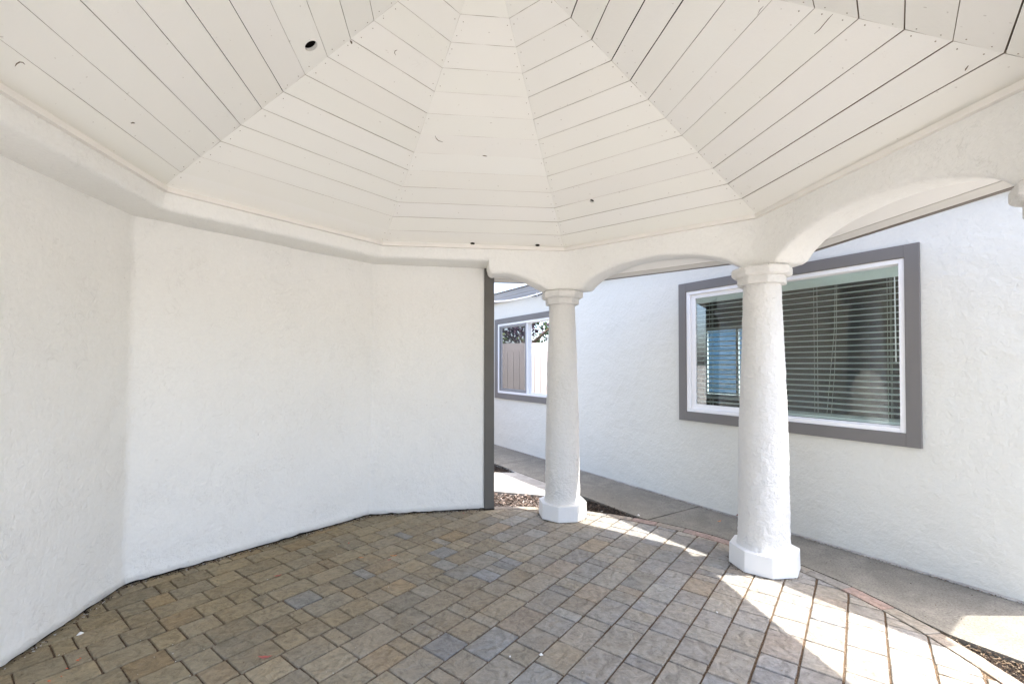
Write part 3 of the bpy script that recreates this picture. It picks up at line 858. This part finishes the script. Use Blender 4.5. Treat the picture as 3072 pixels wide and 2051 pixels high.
# rear window frame and glass
m = MB(); framebox(m, RW[0], RW[1], RW[2], RW[3], (.05, .05, .06, .05), BD+.02, BD+.09); m.box((4.86, BD+.03, RW[2]+.06), (4.90, BD+.08, RW[3]-.05), HX); m.box((RW[0]-.05, BD-.06, RW[2]-.03), (RW[1]+.05, BD+.019, RW[2]-.002), HX)
rw = hpart(m.build('window', M['vinyl']))
m = MB(); m.box((RW[0]+.05, BD+.050, RW[2]+.06), (4.859, BD+.056, RW[3]-.05), HX); m.box((4.901, BD+.050, RW[2]+.06), (RW[1]-.05, BD+.056, RW[3]-.05), HX); hpart(m.build('glass', M['glass']), rw)

# eave: fascia, gutter, roof
E0 = .22
m = MB(); m.box((E0, 3.945, 2.468), (T1+.3, 3.966, 2.600), HX); hpart(m.build('fascia', M['gutter']))
m = MB(); prof = [(3.943, 2.462), (3.926, 2.462), (3.920, 2.500), (3.926, 2.526), (3.917, 2.532), (3.914, 2.590), (3.908, 2.592), (3.908, 2.601), (3.920, 2.601), (3.924, 2.50), (3.943, 2.48)]
n = len(prof); vs = [H(d, E0, z) for d, z in prof] + [H(d, T1+.3, z) for d, z in prof]
m.add(vs, [(i, (i+1) % n, n+(i+1) % n, n+i) for i in range(n)] + [tuple(range(n)), tuple(range(2*n-1, n-1, -1))]); hpart(m.build('gutter', M['gutter']))
m = MB(); rz = 2.607; RD = (HD+BD+.14)/2
m.add([H(3.935, E0, rz), H(3.935, T1+.3, rz), H(RD, T1+.3, 3.12), H(RD, E0, 3.12), H(BD+.26, T1+.3, rz), H(BD+.26, E0, rz), H(3.935, E0, rz+.03), H(3.935, T1+.3, rz+.03), H(RD, T1+.3, 3.15), H(RD, E0, 3.15), H(BD+.26, T1+.3, rz+.03), H(BD+.26, E0, rz+.03)],
      [(0, 3, 2, 1), (3, 5, 4, 2), (6, 7, 8, 9), (9, 8, 10, 11), (0, 1, 7, 6), (4, 5, 11, 10), (0, 6, 9, 3), (3, 9, 11, 5), (1, 2, 8, 7), (2, 4, 10, 8)])
hpart(m.build('roof', M['shingle']))
for tt in (T0, T1):
    m = MB(); m.add([H(HD, tt, ZT-.02), H(BD+.14, tt, ZT-.02), H(RD, tt, 3.09)], [(0, 1, 2)]); hpart(m.build('gable', M['house']))

# blinds
def blind(t0, t1, ztop, zbot, label, cord_skew=0., ladders=(), HD=3.97-.016):
    b = empty('window_blind', tuple(H(HD+.10, (t0+t1)/2, zbot)), label=label, cat='blind', group='white slatted blinds behind the house windows')
    bpy.context.view_layer.update()
    def bp(o): o.parent = b; o.matrix_parent_inverse = b.matrix_world.inverted(); return o
    m = MB(); m.box((t0, HD+.074, ztop-.075), (t1, HD+.080, ztop), HX); m.box((t0+.01, HD+.082, ztop-.05), (t1-.01, HD+.130, ztop-.002), HX); bp(bevel(m.build('headrail', M['blind']), .002))
    m = MB(); z = ztop-.098; N = 0
    while z > zbot+.035:
        dz = wob(z*9, t0, 0, 3, .0006)
        for s in range(6):
            u0, u1 = HD+.082+.048*s/6, HD+.082+.048*(s+1)/6; c0, c1 = .004*math.sin(math.pi*s/6)-.003+.006*s/6, .004*math.sin(math.pi*(s+1)/6)-.003+.006*(s+1)/6
            m.add([H(u0, t0+.006, z+c0+dz), H(u0, t1-.006, z+c0-dz), H(u1, t1-.006, z+c1-dz), H(u1, t0+.006, z+c1+dz),
                   H(u0, t0+.006, z+c0+dz-.0050), H(u0, t1-.006, z+c0-dz-.0050), H(u1, t1-.006, z+c1-dz-.0050), H(u1, t0+.006, z+c1+dz-.0050)],
                  [(0, 1, 2, 3), (4, 7, 6, 5)] + ([(0, 4, 5, 1)] if s == 0 else []) + ([(3, 2, 6, 7)] if s == 5 else []))
        z -= .0452
    bp(m.build('slats', M['blind']))
    m = MB(); m.box((t0+.004, HD+.080, zbot), (t1-.004, HD+.130, zbot+.022), HX); bp(bevel(m.build('bottom_rail', M['blind']), .003))
    for t_ in ladders:
        m = MB()
        for dd in (.0795, .1325): m.tube([H(HD+dd, t_, ztop-.07), H(HD+dd, t_, zbot+.01)], .0014, 5)
        m.tube([H(HD+.0795, t_-.025, ztop-.07), H(HD+.0795, t_-.025, zbot+.01)], .0012, 5)
        bp(m.build('ladder_cord', M['cord']))
    if cord_skew:
        m = MB(); tc = t0+.40
        for o_ in (0, .03): m.tube([H(HD+.076, tc+o_*.4, ztop-.06), H(HD+.076, tc+o_*.4+.006, ztop-.4), H(HD+.077, tc+o_+cord_skew*.5, ztop-.80), H(HD+.076, tc+o_+cord_skew, zbot+.03)], .0017, 6)
        bp(m.build('pull_cord', M['cord']))
        m = MB(); m.tube([H(HD+.070, t0+.035, ztop-.07), H(HD+.070, t0+.033, 1.42)], .004, 6); bp(m.build('tilt_wand', M['blind']))
    return b
blind(1.262, 2.105, 2.100, .972, 'white slatted blind in the near window, right pane with the slanting pull cord', .05, (1.345, 1.83))
blind(2.135, 2.975, 2.085, .972, 'white slatted blind in the near window, left pane behind the column', 0., (2.30, 2.76), 3.97-.034)
blind(5.065, 5.90, 2.040, .972, 'white slatted blind in the far window, right pane beside the column', 0., (5.2, 5.75))
blind(5.95, 6.79, 2.040, .972, 'white slatted blind behind the dark screen of the far window', 0., (6.1, 6.6), 3.97-.034)

# sagging white cable clipped below the gutter
cab = empty('cable', tuple(H(3.86, 6.2, 2.4)), label='sagging white cable clipped under the grey gutter beside the sky gap', cat='cable')
bpy.context.view_layer.update()
def PH(x, y, D):                                      # measured point on a plane parallel to the house
    r = pix_ray(x, y); n3 = Vector((nH.x, nH.y, 0)); return Vector((0, 0, 1.4)) + r*(D/r.dot(n3))
S_ = 2349/3072
def c3p(x, y): return ((1400+x/7.83)*S_, (740+y/7.83)*S_)
pts = [PH(*c3p(x, y), 3.86) for x, y in [(-900, 1420), (200, 1330), (645, 1286), (900, 1276), (1150, 1236), (1330, 1200), (1500, 1160), (1650, 1122), (1760, 1090), (1900, 1050), (2200, 960)]]
sm = []
for i in range(len(pts)-1):
    for s in range(4): sm.append(pts[i].lerp(pts[i+1], s/4))
m = MB(); m.tube(sm+[pts[-1]], .0125, 8)
def cpart(o): o.parent = cab; o.matrix_parent_inverse = cab.matrix_world.inverted(); return o
cpart(m.build('sheath', M['pvc'], smooth=True))
m = MB(); cc3 = [PH(*c3p(x, y), 3.84) for x, y in [(1530, 1175), (1640, 1150), (1700, 1130), (1850, 1070)]]; m.tube(cc3, [.004, .012, .010, .006], 8); cpart(m.build('connector', M['black']))
m = MB(); m.tube([PH(*c3p(1640, 1095), 3.835), PH(*c3p(1665, 1165), 3.835)], .010, 8); m.tube([PH(*c3p(1630, 1180), 3.835), PH(*c3p(1700, 1165), 3.835)], .005, 6); cpart(m.build('clip', M['metal']))

# ------------------------------------------------------------ things mirrored in the glass
nb = empty('neighbouring_house', tuple(H(12.2, 5, 0)), label='blue clapboard neighbouring house seen through the near window', cat='house')
bpy.context.view_layer.update()
m = MB()
z = .0
while z < 3.0:
    m.add([H(11.6, 1, z), H(11.6, 12, z), H(11.63, 12, z+.205), H(11.63, 1, z+.205), H(11.63, 1, z), H(11.63, 12, z)], [(0, 1, 2, 3), (0, 4, 5, 1)]); z += .205
m.box((1, 11.64, 0), (12, 16, 3.07), HX)
o = m.build('wall', M['bluewall']); o.parent = nb; o.matrix_parent_inverse = nb.matrix_world.inverted()
m = MB(); m.add([H(11.3, .7, 3.075), H(11.3, 12.3, 3.075), H(13.8, 12.3, 4.2), H(13.8, .7, 4.2), H(16.3, 12.3, 3.075), H(16.3, .7, 3.075)], [(0, 1, 2, 3), (3, 2, 4, 5), (0, 5, 4, 1), (0, 3, 5), (1, 4, 2)])
o = m.build('roof', M['shingle']); o.parent = nb; o.matrix_parent_inverse = nb.matrix_world.inverted()

fence = empty('picket_fence', (-1.8, 8, 0), label='white dog-eared picket fence mirrored in the far window', cat='fence')
bpy.context.view_layer.update()
def fpart(o): o.parent = fence; o.matrix_parent_inverse = fence.matrix_world.inverted(); return o
fa = Vector((-1.75, 6.35)); fe = Vector((-.12, 1)).normalized(); fn = Vector((fe.y, -fe.x))
for i in range(26):
    u = .152*i; m = MB(); h_ = 1.70 + .012*math.sin(i*2.1)
    prof = [(0, -.02), (.144, -.02), (.144, h_-.035), (.112, h_), (.032, h_), (0, h_-.035)]
    vs = []
    for dd in (0, .018):
        for a, z in prof: p = fa + fe*(u+a) + fn*dd; vs.append((p.x, p.y, z))
    m.add(vs, [(5, 4, 3, 2, 1, 0), (6, 7, 8, 9, 10, 11)] + [(j, (j+1) % 6, 6+(j+1) % 6, 6+j) for j in range(6)])
    fpart(m.build('picket', M['fence']))
def fx(u, v, z): p = fa + fe*u + fn*v; return (p.x, p.y, z)
for z in (.35, 1.35):
    m = MB(); m.box((-.05, -.045, z), (4.0, -.002, z+.09), fx); fpart(m.build('rail', M['fence']))
m = MB(); m.box((-.05, -.12, 0), (4.0, -.05, 1.86), fx); fpart(m.build('back_panel', M['fence']))

tree = empty('tree', (-4.4, 9.2, -.03), label='leafy garden tree mirrored above the fence in the far window', cat='tree')
m = MB(); m.tube([(0, 0, 0), (.05, .02, .8), (-.03, .05, 1.7), (.06, .0, 2.6), (.0, .05, 3.8)], [.16, .12, .10, .07, .03], 10)
for i in range(9):
    a = i*2.4; z0 = 1.5+.22*i; L = 1.5-.08*i
    m.tube([(0, 0, z0), (math.cos(a)*L*.5, math.sin(a)*L*.5, z0+.5), (math.cos(a)*L, math.sin(a)*L, z0+.75)], [.05, .03, .01], 6)
m.build('trunk', M['bark'], tree, smooth=True)
lv, lf, lc = [], [], []
clumps = [(Vector((rnd.gauss(0, .85), rnd.gauss(0, 1.15), rnd.uniform(1.5, 4.4))), rnd.uniform(.25, .55)) for _ in range(70)]
for c, r in clumps:
    base = rnd.choice([(.06, .10, .03), (.04, .075, .025), (.09, .12, .04), (.07, .04, .06)])
    for _ in range(90):
        d = Vector((rnd.gauss(0, 1), rnd.gauss(0, 1), rnd.gauss(0, .8))).normalized()*r*rnd.random()**.4; p = c+d
        a = Vector((rnd.gauss(0, 1), rnd.gauss(0, 1), rnd.gauss(0, 1))).normalized(); b = a.orthogonal().normalized(); s = rnd.uniform(.04, .075)
        k = len(lv); lv.extend([p-a*s, p+b*s*.5, p+a*s, p-b*s*.5]); lf.append([k, k+1, k+2, k+3]); v = rnd.uniform(.7, 1.3); lc.append(tuple(x*v for x in base))
link_mesh('crown', lv, lf, M['leaf'], tree, colors=lc)

# ------------------------------------------------------------ fallen leaves and chips
def floor_pt(x, y, z=0.):
    r = pix_ray(x, y); k = (z-1.4)/r.z; return Vector((r.x*k, r.y*k, z))
def leaf(x, y, L, ang, c, label, z=.004, curl=.25, wd=.32):
    n = 8; vs = []; fs = []
    for i in range(n+1):
        u = i/n; wv_ = wd*L*.5*math.sin(math.pi*min(1, u*1.0))**.8*(1-.25*u); zz = curl*L*(u-.5)**2*1.6
        for s, dz in ((-1, .10), (0, 0), (1, .10)): vs.append(((u-.5)*L, s*wv_, zz + dz*wv_ + .0012*math.sin(i*2+s)))
    for i in range(n):
        for s in range(2): b = i*3+s; fs.append((b, b+1, b+4, b+3))
    k = len(vs)
    vs += [(v[0], v[1], v[2]-.0006) for v in vs]; fs += [tuple(k+q for q in reversed(f)) for f in fs]
    cols_ = [tuple(q*rnd.uniform(.85, 1.15) for q in c) for _ in fs]
    o = link_mesh('fallen_leaf', vs, fs, M['leaf'], colors=cols_, smooth=True, angle=80); p = floor_pt(x, y)
    o.location = (p.x, p.y, z); o.rotation_euler = (0, 0, R(ang)); tag(o, label=label, cat='leaf', group='fallen leaves on the paving and walk'); return o
RED, ORG, BRN = (.42, .07, .05), (.60, .22, .06), (.16, .05, .04)
leaf(608, 1508, .065, 5, (.45, .12, .10), 'pinkish red leaf lying closest to the bottom edge of the photo')
leaf(637, 1321, .050, 20, RED, 'red leaf left of the middle of the paving, near the wall')
leaf(800, 1246, .030, 100, RED, 'short red leaf standing on the brown pavers near the wall')
leaf(903, 1275, .050, 5, ORG, 'orange leaf in the middle of the shaded paving')
leaf(893, 1284, .032, 40, RED, 'small red leaf touching the orange leaf on the paving')
leaf(829, 1279, .036, 10, ORG, 'small orange leaf left of the leaf pair on the paving')
leaf(1063, 1177, .028, 70, RED, 'tiny red leaf at the foot of the far wall')
leaf(1567, 1146, .075, 60, BRN, 'dark red leaf leaning on the house foot left of the right column', z=.02, curl=.6)
leaf(1690, 1186, .075, 75, (.25, .07, .06), 'curled dark red leaf beside the right column at the house foot', z=.018, curl=.9)
leaf(1650, 1196, .050, 30, ORG, 'orange leaf flat on the grey walk left of the right column', z=.005)
leaf(2235, 1332, .080, -20, BRN, 'brown leaf at the house foot near the right edge of the photo', z=.016)
leaf(2120, 1296, .060, -10, (.10, .05, .03), 'dark dry leaf at the house foot below the near window', z=.014)
leaf(1405, 1143, .040, 20, (.08, .06, .05), 'dark dry leaf on the walk right of the left column', z=.006)
leaf(2023, 1265, .045, 80, (.30, .13, .08), 'small reddish leaf at the house foot right of the right column', z=.012)
def peb(x, y, r, c, label, z=0.):
    m = MB(); vs = []; n = 10
    for j in range(4):
        f = (0.0, .75, 1.0, .55)[j]; zz = (0, .25, .55, .95)[j]
        for i in range(n):
            a = 2*math.pi*i/n; q = r*(.8 + .5*noise.noise(Vector((math.cos(a)*2+x, math.sin(a)*2, j*.6))))*(1-.18*j)
            vs.append((q*math.cos(a)*1.25, q*math.sin(a), zz*r*.6))
    m.add(vs, [(j*n+i, j*n+(i+1) % n, (j+1)*n+(i+1) % n, (j+1)*n+i) for j in range(3) for i in range(n)] + [tuple(3*n+i for i in range(n))])
    o = m.build('plaster_chip', M['pebble']); p = floor_pt(x, y); o.location = (p.x, p.y, .001); o.rotation_euler = (0, 0, x)
    tag(o, label=label, cat='chip', group='white plaster chips on the ground'); return o
t = NT('chip_white'); M['pebble'] = t.fin((.78, .77, .74), .8, t.bump(t.noise(90, 3), .5, .003))
peb(184, 1453, .014, None, 'white plaster chip on the brown pavers at lower left')
peb(1241, 1501, .010, None, 'white chip in a paver joint at the bottom centre')
peb(1170, 1505, .006, None, 'tiny white chip left of the one at the bottom centre')
peb(1465, 1182, .016, None, 'oblong white chip on the shaded mulch beside the left column')
peb(1645, 1404, .007, None, 'white chip in the wide joint below the right column')
# splashes of orange marking paint on the stones at lower left
m = MB(); n = 9
for x, y, r in [(178, 1514, .004), (184, 1510, .003), (153, 1533, .003), (141, 1551, .002), (112, 1562, .004)]:
    p = floor_pt(x, y); vs = []
    for q in (.0022, .0034):
        for i in range(n): a = 2*math.pi*i/n; rr = r*(.7+.6*rnd.random())*(1 if q < .003 else .85); vs.append((p.x+rr*1.5*math.cos(a), p.y+rr*math.sin(a), q))
    m.add(vs, [tuple(n+i for i in range(n))] + [(i, (i+1) % n, n+(i+1) % n, n+i) for i in range(n)])
t = NT('orange_paint'); M['orange'] = t.fin((.75, .14, .05), .7)
m.build('paint_marks', M['orange'], paving)

# a tuft of weed at the house foot
m = MB(); p0 = floor_pt(1413, 1079)
lv, lf, lc = [], [], []
for i in range(26):
    a = rnd.uniform(0, 6.28); L = rnd.uniform(.02, .05); d = Vector((math.cos(a), math.sin(a), rnd.uniform(.3, 1.2))).normalized(); s = Vector((-d.y, d.x, 0)).normalized()*.005
    k = len(lv); b = Vector((rnd.gauss(0, .02), rnd.gauss(0, .012), 0)); lv.extend([b-s, b+s, b+d*L*.6+s*.8, b+d*L, b+d*L*.6-s*.8]); lf.append([k, k+1, k+2, k+3, k+4]); lc.append((.16, .28, .05))
o = link_mesh('weed', lv, lf, M['leaf'], colors=lc, label='small green weed growing at the house foot between the columns', cat='plant'); o.location = (p0.x-.01, p0.y-.01, .004)
